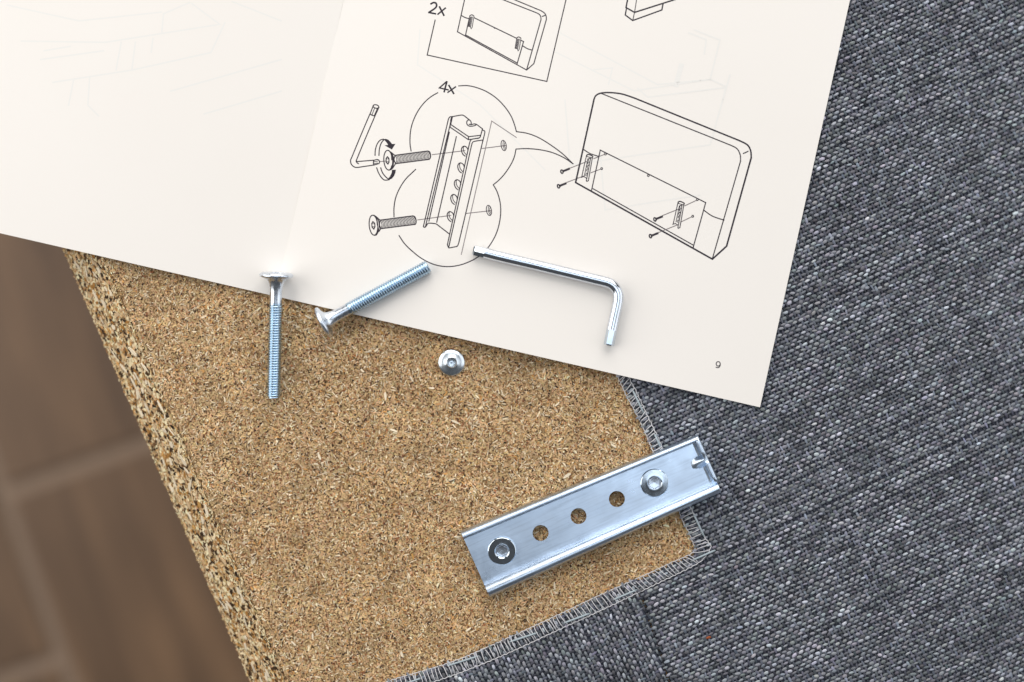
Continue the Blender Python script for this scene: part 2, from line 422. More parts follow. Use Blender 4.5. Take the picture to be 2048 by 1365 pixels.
def field(n, cell, s):
    return None
def yarns(ang, keep, panel, seed):
    g = np.random.default_rng(seed)
    e1 = np.array([math.cos(ang), -math.sin(ang)]); e2 = np.array([math.sin(ang), math.cos(ang)])   # image axes (v down)
    A, B = 7.35, 8.0
    NI, NJ = 300, 300
    ii, jj = np.meshgrid(np.arange(-NI, NI), np.arange(-NJ, NJ), indexing='ij'); ii = ii.ravel(); jj = jj.ravel()
    wig = g.normal(0, .9, 2 * NJ); wigA = g.normal(0, .5, 2 * NI)
    cx, cy = 1500, 750
    def uv(i, j):
        jj_ = np.clip(np.round(j).astype(int) + NJ, 0, 2 * NJ - 1); ii_ = np.clip(np.round(i).astype(int) + NI, 0, 2 * NI - 1)
        a = i * A + wigA[ii_]; b = j * B + wig[jj_] + 1.2 * np.sin(i * .045 + j * .03)
        return cx + a * e1[0] + b * e2[0], cy + a * e1[1] + b * e2[1]
    u, v = uv(ii.astype(float), jj.astype(float))
    ok = (u > 660) & (u < 2240) & (v > -150) & (v < 1500)
    ii, jj, u, v = ii[ok], jj[ok], u[ok], v[ok]
    ok = inside(region, u, v) & keep(u, v) & (dist_open(u, v) > 1.2)
    ii, jj, u, v = ii[ok], jj[ok], u[ok], v[ok]
    up = (ii + jj) % 2 == 0
    # colours: each weft yarn has slubs of light and dark along its length
    rowl = g.normal(0, .30, 2 * NJ)
    slub = g.normal(0, 1, (2 * NI, 2 * NJ))
    slub = (slub + np.roll(slub, 1, 0) + np.roll(slub, 2, 0) * .8 + np.roll(slub, 3, 0) * .5) / 1.75
    blot = g.normal(0, 1, (2 * NI // 12 + 2, 2 * NJ // 6 + 2))
    def patch(I, J, along, a_half, w_half, hgt, na, nw, col, dirx, diry, randw):
        n = len(I)
        cu_, cv_ = uv(I.astype(float), J.astype(float))
        cu_ = cu_ + g.normal(0, .35, n); cv_ = cv_ + g.normal(0, .35, n)
        tt = np.linspace(-1, 1, na); ww = np.linspace(-1, 1, nw)
        wr = (1 + g.normal(0, randw, n))[:, None, None]; hr = (1 + g.normal(0, .15, n))[:, None, None]; lr = (1 + g.normal(0, .1, n))[:, None, None]
        T, Q = np.meshgrid(tt, ww, indexing='ij')
        width = w_half * (0.40 + .60 * np.clip(np.cos(T * math.pi / 2), 0, 1) ** .8)
        skew = g.normal(.0, .10, n)[:, None, None]
        along_o = a_half * T[None] * lr
        acr_o = (width * np.sin(Q * math.pi / 2))[None] * wr + skew * along_o
        hh = (hgt * (np.cos(T * math.pi / 2) * 1.25 - .55))[None] * hr + (1.9 * np.cos(Q * math.pi / 2))[None] - 1.2
        pu = cu_[:, None, None] + along_o * dirx[0] + acr_o * diry[0]
        pv = cv_[:, None, None] + along_o * dirx[1] + acr_o * diry[1]
        pz = zfab(cu_, cv_)[:, None, None] + hh
        V = Wn(pu, pv, pz).reshape(-1, 3)
        m = na * nw
        b = (np.arange(n) * m)[:, None, None]
        ia = np.arange(na - 1)[:, None]; iw = np.arange(nw - 1)[None]
        q = np.stack([ia * nw + iw, ia * nw + iw + 1, (ia + 1) * nw + iw + 1, (ia + 1) * nw + iw], -1).reshape(-1, 4)
        F = (b + q[None]).reshape(-1, 4)
        fib = g.normal(0, .10, (n, 1, nw))
        cc = col[:, None, :] * np.exp(np.repeat(fib, na, 1).reshape(n, m))[:, :, None]
        return V, F, np.clip(cc.reshape(-1, 3), .004, .75)
    I, J = ii[up], jj[up]
    l = -1.47 + .36 * rowl[J + NJ] + .25 * slub[I + NI, J + NJ] + .10 * blot[(I + NI) // 12, (J + NJ) // 6] + g.normal(0, .22, len(I))
    lum_ = np.minimum(np.exp(l), .62)
    tint = np.array([[.92, .96, 1.055]]) + g.normal(0, .03, (len(I), 3))
    col = lum_[:, None] * tint
    uu_, vv_ = uv(I.astype(float), J.astype(float))
    d = np.hypot(uu_ - 1416, vv_ - 1275)
    if d.min() < 12: col[d.argmin()] = (.30, .08, .03)
    V1, F1, C1 = patch(I, J, 0, A * 1.0, B * .37, 3.4, 7, 5, col, e1, e2, .13)
    I, J = ii[~up], jj[~up]
    l = -2.5 + .15 * g.normal(0, 1, 2 * NI)[I + NI] + .35 * g.normal(0, 1, len(I))
    l = l + np.where(g.random(len(I)) < .04, .7, 0)
    col = np.minimum(np.exp(l), .3)[:, None] * (np.array([[.89, .96, 1.19]]) + g.normal(0, .03, (len(I), 3)))
    V2, F2, C2 = patch(I, J, 1, B * 1.0, A * .38, 2.2, 5, 4, col, e2, e1, .15)
    return mobj('woven_yarns', np.concatenate([V1, V2]), np.concatenate([F1, F2 + len(V1)]), M_yarn, panel, smooth=True,
                col=np.concatenate([C1, C2]), kind='stuff')
yarns(math.radians(25.5), right_keep, pr, 3)
yarns(math.radians(23.5 - 90 + 3), left_keep, pl_, 4)

# overlock stitching round the cut-out
inner = catmull(OPEN, 8)
OUTER = [(1192, 605), (1257, 752), (1270, 778), (1283, 806), (1298, 838), (1311, 864), (1322, 890), (1345, 945), (1366, 985), (1378, 1009), (1388, 1029), (1399, 1052),
         (1409, 1074), (1421, 1091), (1420, 1100), (1411, 1113), (1402, 1123), (1384, 1134), (1350, 1151), (1310, 1170), (1212, 1217), (1112, 1263),
         (1012, 1309), (910, 1350), (795, 1388), (705, 1420)]
outer = catmull(OUTER, 8)
def arclen(p):
    p = np.array(p); d = np.r_[0, np.cumsum(np.hypot(*np.diff(p, axis=0).T))]
    return p, d
ip, idd = arclen(inner); op_, od = arclen(outer)
def at(p, d, s): return np.array([np.interp(s, d, p[:, 0]), np.interp(s, d, p[:, 1])])
def on_fab(uvp, up): 
    u, v = uvp; return W(u, v, float(max(zfab(np.array([u]), np.array([v]))[0], 3)) + up)
s_ = 0.0; TI, TO = idd[-1], od[-1]
while s_ < TI - 14:
    fr = s_ / TI
    cor = abs(s_ - np.interp(1099, ip[:, 1], idd)) if False else 0
    a = at(ip, idd, s_ + random.uniform(-1, 1))
    b = at(op_, od, min(fr * TO + (14 if s_ < 560 else 13) * random.uniform(.7, 1.2) * (-1 if s_ < 545 else 1) + random.uniform(-1, 1), TO))
    nrm = np.array([-(b - a)[1], (b - a)[0]]); nrm /= np.linalg.norm(nrm) + 1e-6
    bow = random.uniform(-1.6, 1.6)
    pts = [on_fab(a, .4), on_fab(a + (b - a) * .3 + nrm * bow, 3.6), on_fab(a + (b - a) * .7 + nrm * bow, 3.8), on_fab(b, 2.4)]
    mb = MB(); tube(mb, pts, .85, 4)
    mb.obj('stitch', M_white, fabric, smooth=True, loc=pts[1])
    s_ += random.choice([7, 8, 9, 9, 10])
def looper(p, d, up, amp, per, r):
    pts = []
    s = 0.0
    while s < d[-1]:
        q = at(p, d, s); q2 = at(p, d, min(s + 1, d[-1])); t_ = q2 - q; t_ /= np.linalg.norm(t_) + 1e-6
        q = q + np.array([-t_[1], t_[0]]) * amp * (abs(math.sin(math.pi * s / per)) - .5 + random.uniform(-.25, .25))
        pts.append(on_fab(q, up)); s += 3.0
    mb = MB(); tube(mb, pts, r, 4); return mb.obj('looper_thread', M_white, fabric, smooth=True)
looper(op_, od, 2.6, 1.5, 12, .95); looper(ip, idd, 1.0, 1.4, 11, .9)
for (a, b) in (((1265, 780), (1288, 828)), ((1309, 868), (1321, 894)), ((1387, 1028), (1409, 1075)), ((1385, 1121), (1430, 1101)), ((1226, 1200), (1274, 1180)),
               ((1127, 1247), (1180, 1227)), ((1020, 1284), (1075, 1266)), ((895, 1332), (956, 1313)), ((805, 1370), (842, 1357))):
    a, b = np.array(a, float), np.array(b, float)
    pts = [on_fab(a, .5), on_fab(a * .85 + b * .15, 4.2), on_fab((a + b) / 2, 4.8), on_fab(a * .15 + b * .85, 4.2), on_fab(b, .5)]
    mb = MB(); tube(mb, pts, 1.9, 6); mb.obj('needle_stitch', M_blue, fabric, smooth=True, loc=pts[2])

# ------------------------------------------------------------------ instruction booklet
SB = np.array([551., 593.]); CR = np.array([1520., 815.]); bs = np.array([.2235, -.9747]); br = np.array([.2157, -.9765])
CL = np.array([551 - 969., 593 - 222.]); PH = 1366.0
def hR(x, t): return 7 + 17 * np.sin(math.pi * np.clip(x, 0, 1)) + 11 * x + 1.5 * np.sin(t * .006 + 5 * x)
def hL(x, t): return 7 + 13 * np.sin(math.pi * np.clip(x, 0, 1)) * (1 + .25 * np.sin(t * .003)) + 8 * x
def hpaper(u, v):
    """height of the open booklet under the picture point (u, v)"""
    d = np.array([u, v]) - SB
    # solve d = s * a + t * bs with a along the bottom edge
    a = (CR - SB) / np.linalg.norm(CR - SB)
    det = a[0] * bs[1] - a[1] * bs[0]
    s = (d[0] * bs[1] - d[1] * bs[0]) / det; t_ = (a[0] * d[1] - a[1] * d[0]) / det
    Wp = np.linalg.norm(CR - SB)
    return float(hR(np.array(s / Wp), t_)) if s >= 0 else float(hL(np.array(-s / Wp), t_))
book = thing('instruction_booklet', 'open cream instruction booklet with black line drawings of a bracket and a panel', 'booklet', W(551, 593, 0))
def page(right, drop, inset, lab):
    nx, nt = 72, 40
    V = []
    for th in (0, -.8):
        for i in range(nx + 1):
            x = i / nx * (1 - inset / 990.0)
            for j in range(nt + 1):
                t_ = inset * .6 + (PH - inset) * j / nt
                if right: q = SB + (CR - SB) * x + t_ * (bs * (1 - x) + br * x); z = hR(np.array(x), t_)
                else: q = SB + (CL - SB) * x + t_ * bs; z = hL(np.array(x), t_)
                V.append(W(q[0], q[1], float(z) - drop * (1 if x > 0 else 1) + th))
    m = (nx + 1) * (nt + 1); F = []
    for i in range(nx):
        for j in range(nt):
            a = i * (nt + 1) + j; b = a + nt + 1
            q = (a, b, b + 1, a + 1) if right else (a, a + 1, b + 1, b)
            F.append(q); F.append(tuple(k + m for k in q[::-1]))
    rim = [i * (nt + 1) for i in range(nx + 1)] + [nx * (nt + 1) + j for j in range(1, nt + 1)] + [i * (nt + 1) + nt for i in range(nx - 1, -1, -1)] + [j for j in range(nt - 1, 0, -1)]
    for i in range(len(rim)):
        a, b = rim[i], rim[(i + 1) % len(rim)]
        F.append((a, a + m, b + m, b) if right else (a, b, b + m, a + m))
    o = mobj('page', V, F, M_paper, book, label=lab)
    smooth_by_angle(o, 40); return o
pgR = page(True, 0, 0, 'right hand page printed with assembly drawings and the number 9')
pgL = page(False, 0, 0, 'blank left hand page with faint show through')
page(True, 2.0, 4, None); page(False, 2.0, 4, None)

FR = {'A': (690, 190, 6.825), 'B': (840, 220, 9.1), 'C': (820, 360, 8.53), 'D': (720, 400, 13.65), 'E': (1100, 280, 11.37), 'F': (1280, 380, 11.375),
      'G': (840, 0, 7.314), 'L': (660, 150, 3.5), 'M': (1080, 160, 3.591), 'N': (780, 0, 2.6947), 'K': (1400, 690, 9.75), 'U': (0, 0, 2.844), 'V': (1100, 60, 5.12), 'P': (0, 0, 1.0)}
def px(fr, p): o = FR[fr]; return np.array([o[0] + p[0] / o[2], o[1] + p[1] / o[2]])
class Print:
    def __init__(s, up=.14): s.mb = MB(); s.up = up
    def raw(s, pts, w, up=None):
        up = s.up if up is None else up
        q = [np.array(pts[0], float)]
        for p in pts[1:]:
            p = np.array(p, float); d = np.linalg.norm(p - q[-1]); k = max(1, int(d / 14)); a = q[-1]
            for i in range(1, k + 1): q.append(a + (p - a) * i / k)
        n = len(q); V = []
        for i in range(n):
            t1 = q[i] - q[i - 1] if i > 0 else q[1] - q[0]; t2 = q[i + 1] - q[i] if i < n - 1 else t1
            t1 = t1 / (np.linalg.norm(t1) + 1e-9); t2 = t2 / (np.linalg.norm(t2) + 1e-9)
            n1 = np.array([-t1[1], t1[0]]); n2 = np.array([-t2[1], t2[0]]); m = n1 + n2; l = np.linalg.norm(m)
            m = n1 if l < .3 else m / l; k = 1 / max(.5, m.dot(n1))
            ext = (-t1 * w * .3) if i == 0 else (t1 * w * .3 if i == n - 1 else 0)
            for sg in (-1, 1):
                c = q[i] + ext + m * k * sg * w / 2
                V.append(W(c[0], c[1], hpaper(c[0], c[1]) + up))
        s.mb.add(V, [(2 * i, 2 * i + 1, 2 * i + 3, 2 * i + 2) for i in range(n - 1)])
    def line(s, fr, pts, w=2.0, off=(0, 0)): s.raw([px(f if isinstance(f, str) else fr, p) + np.array(off) for f, p in [(fr, p) for p in pts]], w)
    def curve(s, fr, pts, w=2.0, off=(0, 0)): s.raw(catmull([px(fr, p) + np.array(off) for p in pts], 7), w)
    def mix(s, pts, w=2.0): s.raw([px(f, p) for f, p in pts], w)
    def ell(s, fr, c, rx, ry, tilt=0, w=2.0, off=(0, 0), n=30, a0=0, a1=360):
        t_ = math.radians(tilt); P_ = []
        for i in range(n + 1):
            a = math.radians(a0 + (a1 - a0) * i / n); x, y = rx * math.cos(a), ry * math.sin(a)
            P_.append(px(fr, (c[0] + x * math.cos(t_) - y * math.sin(t_), c[1] + x * math.sin(t_) + y * math.cos(t_))) + np.array(off))
        s.raw(P_, w)
    def fill(s, fr, pts, up=.14):
        V = []
        for p in pts: c = px(fr, p); V.append(W(c[0], c[1], hpaper(c[0], c[1]) + up))
        s.mb.add(V, [tuple(range(len(V)))])
    def obj(s, name, m, parent): 
        # turn every face up
        f2 = []
        for f in s.mb.f:
            a, b, c = (np.array(s.mb.v[i]) for i in f[:3])
            f2.append(f if np.cross(b - a, c - a)[2] >= 0 else f[::-1])
        s.mb.f = f2
        return s.mb.obj(name, m, parent)

T = 2.15
def screw_print(pr_, fr, ec, erx, ery, tilt, rim, cone, arcs, hexp, top, bot, tip, x0, x1, nrib):
    pr_.ell(fr, ec, erx, ery, tilt, T); pr_.curve(fr, rim, T)
    for c in cone: pr_.line(fr, c, T)
    for c in arcs: pr_.curve(fr, c, 1.6)
    pr_.line(fr, hexp + [hexp[0]], T)
    hc = (sum(p[0] for p in hexp) / 6, sum(p[1] for p in hexp) / 6)
    dx = abs(hexp[1][0] - hexp[5][0]) / 2; dy = (hexp[3][1] - hexp[0][1]) * .2
    pr_.line(fr, [(hc[0] - dx * .6, hc[1] - dy), (hc[0] + dx * .9, hc[1] - dy)], 1.3); pr_.line(fr, [(hc[0] - dx * .6, hc[1] + dy), (hc[0] + dx * .9, hc[1] + dy)], 1.3)
    pr_.line(fr, top, T); pr_.line(fr, bot, T); pr_.curve(fr, tip, T)
    for i in range(nrib):
        f = i / (nrib - 1)
        xa = top[0][0] + (top[1][0] - top[0][0]) * f; ya = top[0][1] + (top[1][1] - top[0][1]) * f
        xb = bot[0][0] + (bot[1][0] - bot[0][0]) * f; yb = bot[0][1] + (bot[1][1] - bot[0][1]) * f
        hgt = yb - ya
        pr_.curve(fr, [(xa, ya), (xa + .16 * hgt, ya + .25 * hgt), (xb + .12 * hgt, ya + .62 * hgt), (xb, yb)], 1.45)
P1 = Print()   # hex key and turning arrows
P1.curve('A', [(340, 262), (212, 563), (100, 835), (78, 885), (78, 925), (95, 960), (125, 984), (165, 992), (280, 976), (392, 959)], T)
P1.curve('A', [(408, 292), (285, 580), (165, 870), (155, 905), (165, 928), (185, 942)], T); P1.line('A', [(160, 912), (275, 903), (390, 894)], T)
P1.ell('A', (423, 160), 40, 23, 14, T); P1.line('A', [(384, 152), (342, 262)], T); P1.line('A', [(463, 172), (408, 290)], T)
P1.line('A', [(405, 180), (368, 276)], 1.5); P1.line('A', [(442, 184), (398, 286)], 1.5); P1.curve('A', [(342, 262), (370, 280), (408, 290)], T)
P1.curve('A', [(390, 895), (440, 884), (462, 895), (471, 915), (464, 937), (440, 946), (392, 960)], T); P1.line('A', [(392, 896), (387, 930), (393, 959)], T)
P1.line('A', [(390, 916), (447, 906)], 1.4); P1.line('A', [(390, 942), (445, 930)], 1.4)
P1.curve('A', [(410, 830), (415, 750), (440, 670), (480, 620), (525, 605)], T); P1.curve('A', [(463, 830), (470, 740), (490, 670), (520, 625), (540, 610)], T)
P1.curve('A', [(432, 995), (455, 1060), (490, 1120), (530, 1160), (570, 1165), (605, 1158)], T); P1.curve('A', [(487, 995), (510, 1060), (550, 1115), (592, 1150)], T)
P1.obj('printed_hex_key', M_inkthin, pgR)
P1 = Print()
P1.fill('A', [(515, 608), (560, 602), (592, 614), (622, 645), (642, 673), (570, 655), (545, 625)]); P1.fill('A', [(640, 672), (688, 670), (640, 748), (540, 690), (588, 685), (570, 653)])
P1.fill('A', [(640, 1025), (695, 1022), (688, 1065), (668, 1110), (638, 1068)]); P1.fill('A', [(640, 1060), (670, 1108), (640, 1145), (600, 1162), (583, 1152), (615, 1112)])
P1.obj('printed_turn_arrow', M_ink, pgR)
P2 = Print()
screw_print(P2, 'A', (590, 893), 60, 135, -4, [(590, 758), (625, 785), (652, 830), (665, 890), (658, 955), (640, 1010), (607, 1028)],
            [[(628, 785), (682, 828)], [(650, 1003), (690, 940)], [(682, 828), (668, 885), (690, 940)]], [[(612, 775), (632, 825), (636, 890)], [(634, 968), (627, 1000), (612, 1020)]],
            [(578, 845), (600, 870), (600, 920), (586, 946), (562, 920), (561, 870)], [(682, 826), (1130, 767)], [(692, 941), (1150, 882)],
            [(1125, 768), (1152, 776), (1166, 810), (1166, 855), (1150, 882)], 690, 1150, 25)
screw_print(P2, 'D', (367, 693), 116, 274, -5, [(375, 420), (440, 465), (497, 555), (525, 650), (522, 760), (492, 880), (440, 962), (392, 968)],
            [[(440, 460), (548, 560)], [(515, 870), (565, 790)], [(548, 560), (530, 680), (565, 790)]], [[(415, 450), (455, 560), (470, 690)], [(470, 830), (455, 900), (425, 950)]],
            [(350, 595), (400, 640), (408, 735), (378, 800), (330, 750), (320, 650)], [(545, 555), (1450, 438)], [(570, 790), (1510, 672)],
            [(1440, 440), (1500, 468), (1531, 560), (1527, 640), (1505, 673)], 560, 1500, 25)
P2.obj('printed_screw', M_inkthin, pgR)
P3 = Print()   # bracket drawing
P3.raw(catmull([px('B', p) for p in [(592, 125), (552, 128), (530, 145), (515, 178)]], 6) + [px('C', (228, 800))], T)
P3.curve('C', [(228, 798), (238, 808), (258, 808), (275, 790), (300, 752), (325, 740), (400, 745), (452, 757), (500, 793), (672, 925)], T)
P3.mix([('B', (575, 130)), ('B', (545, 285)), ('C', (262, 805))], T); P3.mix([('B', (562, 160)), ('B', (553, 205))], 1.4)
P3.mix([('B', (535, 405)), ('C', (322, 708))], T); P3.mix([('B', (662, 487)), ('C', (455, 728))], T)
P3.curve('B', [(590, 125), (680, 108), (755, 97), (795, 104), (850, 145), (900, 184)], T); P3.curve('B', [(895, 182), (922, 205), (932, 240), (926, 268)], T)
P3.curve('B', [(897, 182), (865, 195), (850, 232), (860, 270), (892, 295), (940, 300), (1000, 287), (1024, 270)], T)
P3.curve('B', [(895, 263), (930, 271), (985, 258), (1030, 268), (1085, 308), (1138, 348)], T)
P3.line('B', [(1138, 345), (1105, 465), (885, 490), (560, 268), (590, 128)], T)
P3.curve('B', [(548, 285), (555, 320), (600, 352), (730, 440), (860, 530), (895, 541), (1060, 516), (1092, 500), (1105, 465)], T); P3.line('B', [(885, 490), (880, 535)], T)
P3.raw(catmull([px('B', p) for p in [(1138, 368), (1165, 380), (1180, 412), (1145, 560)]], 6) + [px('C', (832, 1075))], T)
P3.raw([px('C', (832, 1075))] + catmull([px('C', p) for p in [(830, 1080), (815, 1120), (795, 1138), (735, 1150), (672, 1162), (655, 1150), (638, 1108)]], 5), T)
P3.raw(catmull([px('B', p) for p in [(1060, 520), (950, 535), (920, 560), (903, 600)]], 5) + [px('C', (638, 1108))], T)
P3.raw(catmull([px('B', p) for p in [(1142, 551), (1005, 572), (958, 592), (938, 645)]], 5) + [px('C', (660, 1152))], T)
for q in [(938, 500), (912, 617), (888, 735), (863, 838), (838, 958)]:
    o = (px('L', q) - px('B', (788, 660)))
    P3.curve('B', [(862, 742), (850, 700), (822, 670), (785, 660), (755, 680), (742, 720), (750, 770), (775, 815), (810, 842)], T, o)
    P3.curve('B', [(785, 665), (775, 700), (787, 760), (827, 815)], 1.6, o)
for fr, c, rx, ry in (('B', (1523, 650), 46, 95), ('C', (1347, 523), 43, 88)):
    P3.ell(fr, c, rx, ry, -10, 1.7); P3.ell(fr, (c[0] + rx * .55, c[1]), rx * .75, ry * .9, -10, 1.4, a0=110, a1=250); P3.ell(fr, (c[0] + rx * 1.1, c[1]), rx * .8, ry * .7, -10, 1.4, a0=130, a1=240)
P3.obj('printed_bracket', M_inkthin, pgR)
P3 = Print()   # speech bubble round the bracket
P3.curve('L', [(900, 78), (960, 76), (1020, 88), (1090, 115), (1160, 160), (1220, 220), (1265, 285), (1290, 345), (1305, 398)], T)
P3.curve('L', [(1305, 398), (1380, 410), (1460, 440), (1550, 495), (1630, 555), (1702, 624)], T); P3.curve('L', [(1702, 624), (1640, 582), (1560, 546), (1470, 525), (1380, 517), (1302, 520)], T)
P3.curve('L', [(1302, 520), (1290, 575), (1265, 630), (1225, 690), (1185, 735), (1143, 770)], T)
P3.curve('L', [(1143, 770), (1170, 820), (1190, 890), (1195, 960), (1185, 1040), (1160, 1120), (1110, 1205), (1040, 1272), (960, 1315), (880, 1338), (800, 1342), (720, 1325), (640, 1285), (570, 1230), (520, 1180), (483, 1125)], T)
P3.curve('L', [(448, 995), (448, 930), (460, 860), (490, 790), (530, 730), (570, 690), (600, 662)], T)
P3.curve('L', [(568, 535), (560, 480), (563, 400), (580, 330), (615, 255), (660, 195), (705, 155), (755, 125)], T)
P3.obj('printed_speech_bubble', M_inkthin, pgR)
def single(name, m, fn):
    q = Print(); fn(q); q.obj(name, m, pgR)
single('printed_guide_line', M_inkgrey, lambda q: q.mix([('B', (1755, 505)), ('B', (1305, 205)), ('C', (875, 1275))], 1.7))
for fr, a, b in (('B', (220, 818), (820, 743)), ('B', (1130, 705), (1565, 650)), ('C', (130, 685), (700, 607)), ('C', (955, 575), (1385, 527)), ('A', (475, 912), (560, 905)),
                 ('M', (215, 635), (335, 588)), ('M', (385, 567), (465, 535)), ('M', (190, 738), (330, 685)), ('M', (365, 668), (440, 640)), ('M', (880, 975), (1005, 925)),
                 ('M', (1040, 905), (1125, 865)), ('M', (848, 1098), (985, 1043)), ('M', (1015, 1020), (1092, 983))):
    single('printed_guide_line', M_inkgrey, lambda q: q.line(fr, [a, b], 1.8))
P4 = Print()   # headboard shaped panel, heavy outline
P4.line('M', [(388, 140), (256, 738), (1238, 1288), (1340, 1195), (1517, 560)], 3.3)
P4.curve('M', [(388, 140), (400, 115), (430, 98), (480, 92), (540, 95), (600, 105), (680, 132)], 3.0); P4.line('M', [(680, 132), (1440, 440)], 3.0)
P4.curve('M', [(1440, 440), (1490, 468), (1513, 510), (1517, 560)], 3.0)
P4.obj('printed_panel_outline', M_ink, pgR)
P4 = Print()
P4.line('M', [(440, 98), (1370, 470)], T); P4.curve('M', [(1370, 470), (1415, 495), (1438, 540), (1440, 585)], T); P4.line('M', [(1440, 585), (1238, 1285)], T)
P4.line('M', [(1460, 530), (1495, 513)], T); P4.curve('M', [(315, 502), (360, 530), (420, 550)], T)
P4.line('M', [(370, 795), (433, 505), (1190, 882), (1100, 1205)], T); P4.line('M', [(380, 782), (1100, 1187)], T); P4.curve('M', [(1178, 938), (1240, 980), (1322, 1008)], T)
for c in ((470, 533), (443, 638), (778, 688), (1130, 860), (1097, 980)): P4.ell('M', c, 6.5, 7.5, 0, 1.7, n=10)
for hx, hy in ((157, 660), (133, 765), (825, 1003), (793, 1123)):
    P4.line('M', [(hx + 8, hy - 3), (hx + 53, hy - 21)], 4.3); P4.ell('M', (hx, hy), 8, 13, -15, 2.6, n=12); P4.line('M', [(hx + 4, hy - 11), (hx + 15, hy - 9)], 1.8); P4.line('M', [(hx + 6, hy + 10), (hx + 16, hy - 2)], 1.8)
for off in ((0, 0), (183, 93.9)):
    P4.line('E', [(828, 365), (725, 828), (712, 856), (772, 836), (835, 880)], 1.7, off); P4.curve('E', [(830, 368), (846, 340), (880, 335), (930, 352), (970, 377), (964, 405)], 2.4, off)
    P4.line('E', [(964, 405), (872, 932), (838, 946), (826, 935), (925, 408)], 1.8, off); P4.line('E', [(830, 378), (955, 412)], 1.6, off); P4.line('E', [(862, 430), (785, 802)], 1.6, off)
    for c in ((893, 450), (882, 530), (868, 610), (856, 690), (840, 785)): P4.ell('E', c, 20, 30, 10, 1.7, off, n=10, a0=120, a1=330)
P4.obj('printed_panel_detail', M_inkthin, pgR)
P5 = Print()   # framed thumbnail at the top
P5.line('G', [(222, 295), (105, 808), (1855, 1195), (2140, -20)], T)
P5.line('G', [(660, -40), (548, 468), (1560, 1028), (1665, 935), (1848, 290)], T); P5.curve('G', [(1848, 290), (1845, 240), (1820, 195), (1770, 160)], T); P5.line('G', [(1770, 160), (1300, -35)], T)
P5.line('G', [(1560, 1025), (1770, 290)], T); P5.curve('G', [(1770, 290), (1765, 245), (1740, 210), (1690, 185)], T); P5.line('G', [(1690, 185), (1140, -30)], T); P5.line('G', [(1788, 245), (1830, 228)], T)
P5.curve('G', [(605, 230), (660, 260), (715, 275)], T); P5.line('G', [(665, 522), (720, 275)], T); P5.line('G', [(790, 262), (1415, 565)], T); P5.line('G', [(1470, 590), (1515, 612), (1418, 945)], T)
P5.line('G', [(668, 515), (1420, 925)], T); P5.curve('G', [(1500, 672), (1570, 715), (1645, 738)], T); P5.fill('G', [(1072, 402), (1104, 416), (1088, 428)])
for o in ((0, 0), (94.0, 44.2)):
    P5.line('G', [(727, 235), (703, 388), (736, 394), (748, 424), (764, 400), (790, 240)], 1.5, o); P5.curve('G', [(727, 237), (745, 224), (765, 222), (790, 240)], 2.0, o)
    for dx in (14, 27, 42): P5.line('G', [(725 + dx, 250), (700 + dx, 392)], 1.5, o)
P5.obj('printed_thumbnail', M_inkthin, pgR)
P5 = Print()
P5.line('N', [(1284, -20), (1272, 42), (1318, 68), (1600, -22)], 2.9); P5.line('N', [(1275, 44), (1268, 82), (1308, 112), (1465, 55), (1472, 20)], 2.6); P5.line('N', [(1332, -20), (1318, 68), (1308, 112)], 1.7)
P5.obj('printed_leg', M_ink, pgR)
P6 = Print()
P6.curve('G', [(158, 62), (195, 42), (232, 50), (243, 88), (215, 128), (128, 186)], 3.5); P6.line('G', [(128, 186), (230, 206)], 3.3); P6.line('G', [(285, 102), (350, 230)], 3.5); P6.line('G', [(374, 120), (260, 213)], 3.0)
P6.obj('printed_lettering', M_ink, pgR); P6 = Print()
P6.line('L', [(816, 48), (766, 92), (828, 106)], 3.0); P6.line('L', [(818, 48), (799, 120)], 3.4); P6.line('L', [(832, 74), (866, 132)], 3.4); P6.line('L', [(880, 84), (824, 124)], 2.9)
P6.obj('printed_lettering', M_ink, pgR); P6 = Print()
P6.ell('K', (355, 372), 39, 43, 10, 1.8); P6.curve('K', [(395, 358), (393, 402), (372, 438), (342, 447), (312, 437)], 1.8)
P6.obj('printed_lettering', M_ink, pgR)
P7 = Print(.07)
for ln in ([(100, 30), (1100, 560), (1640, 510), (1740, 105), (1480, 0)], [(60, 230), (860, 625), (1640, 505), (1800, 580), (1770, 720)], [(1580, 250), (1600, 100), (1420, 30)], [(900, 600), (1000, 690), (1790, 590)], [(440, 410), (640, 390), (600, 560)]): P7.line('V', ln, 3.0)
P7.line('V', [(1345, 360), (1290, 570)], 10); P7.line('P', [(1130, 200), (1140, 330), (1420, 290), (1460, 150)], 3.2); P7.line('P', [(1200, 300), (1210, 420), (1400, 390)], 3.0)
P7.line('P', [(840, 60), (835, 130), (960, 210), (1090, 340)], 3.0)
P7.obj('show_through_print', M_ghost, pgR)
P7 = Print(.07)
for ln in ([(120, 235), (600, 242), (1250, 140), (1090, 20)], [(300, 470), (750, 400), (1200, 300), (1280, 130)], [(250, 290), (400, 265)], [(230, 340), (590, 290)], [(920, 190), (930, 80), (1080, 15)], [(770, 240), (750, 400)],
           [(690, 240), (660, 400)], [(870, 220), (860, 300)], [(970, 520), (1600, 340)], [(1160, 650), (1600, 520)], [(420, 450), (390, 600)], [(510, 440), (500, 600), (560, 660)], [(40, 30), (450, 120), (920, 70)], [(1320, 10), (1600, 120)]): P7.line('U', ln, 3.2)
P7.obj('show_through_print', M_ghost, pgL)

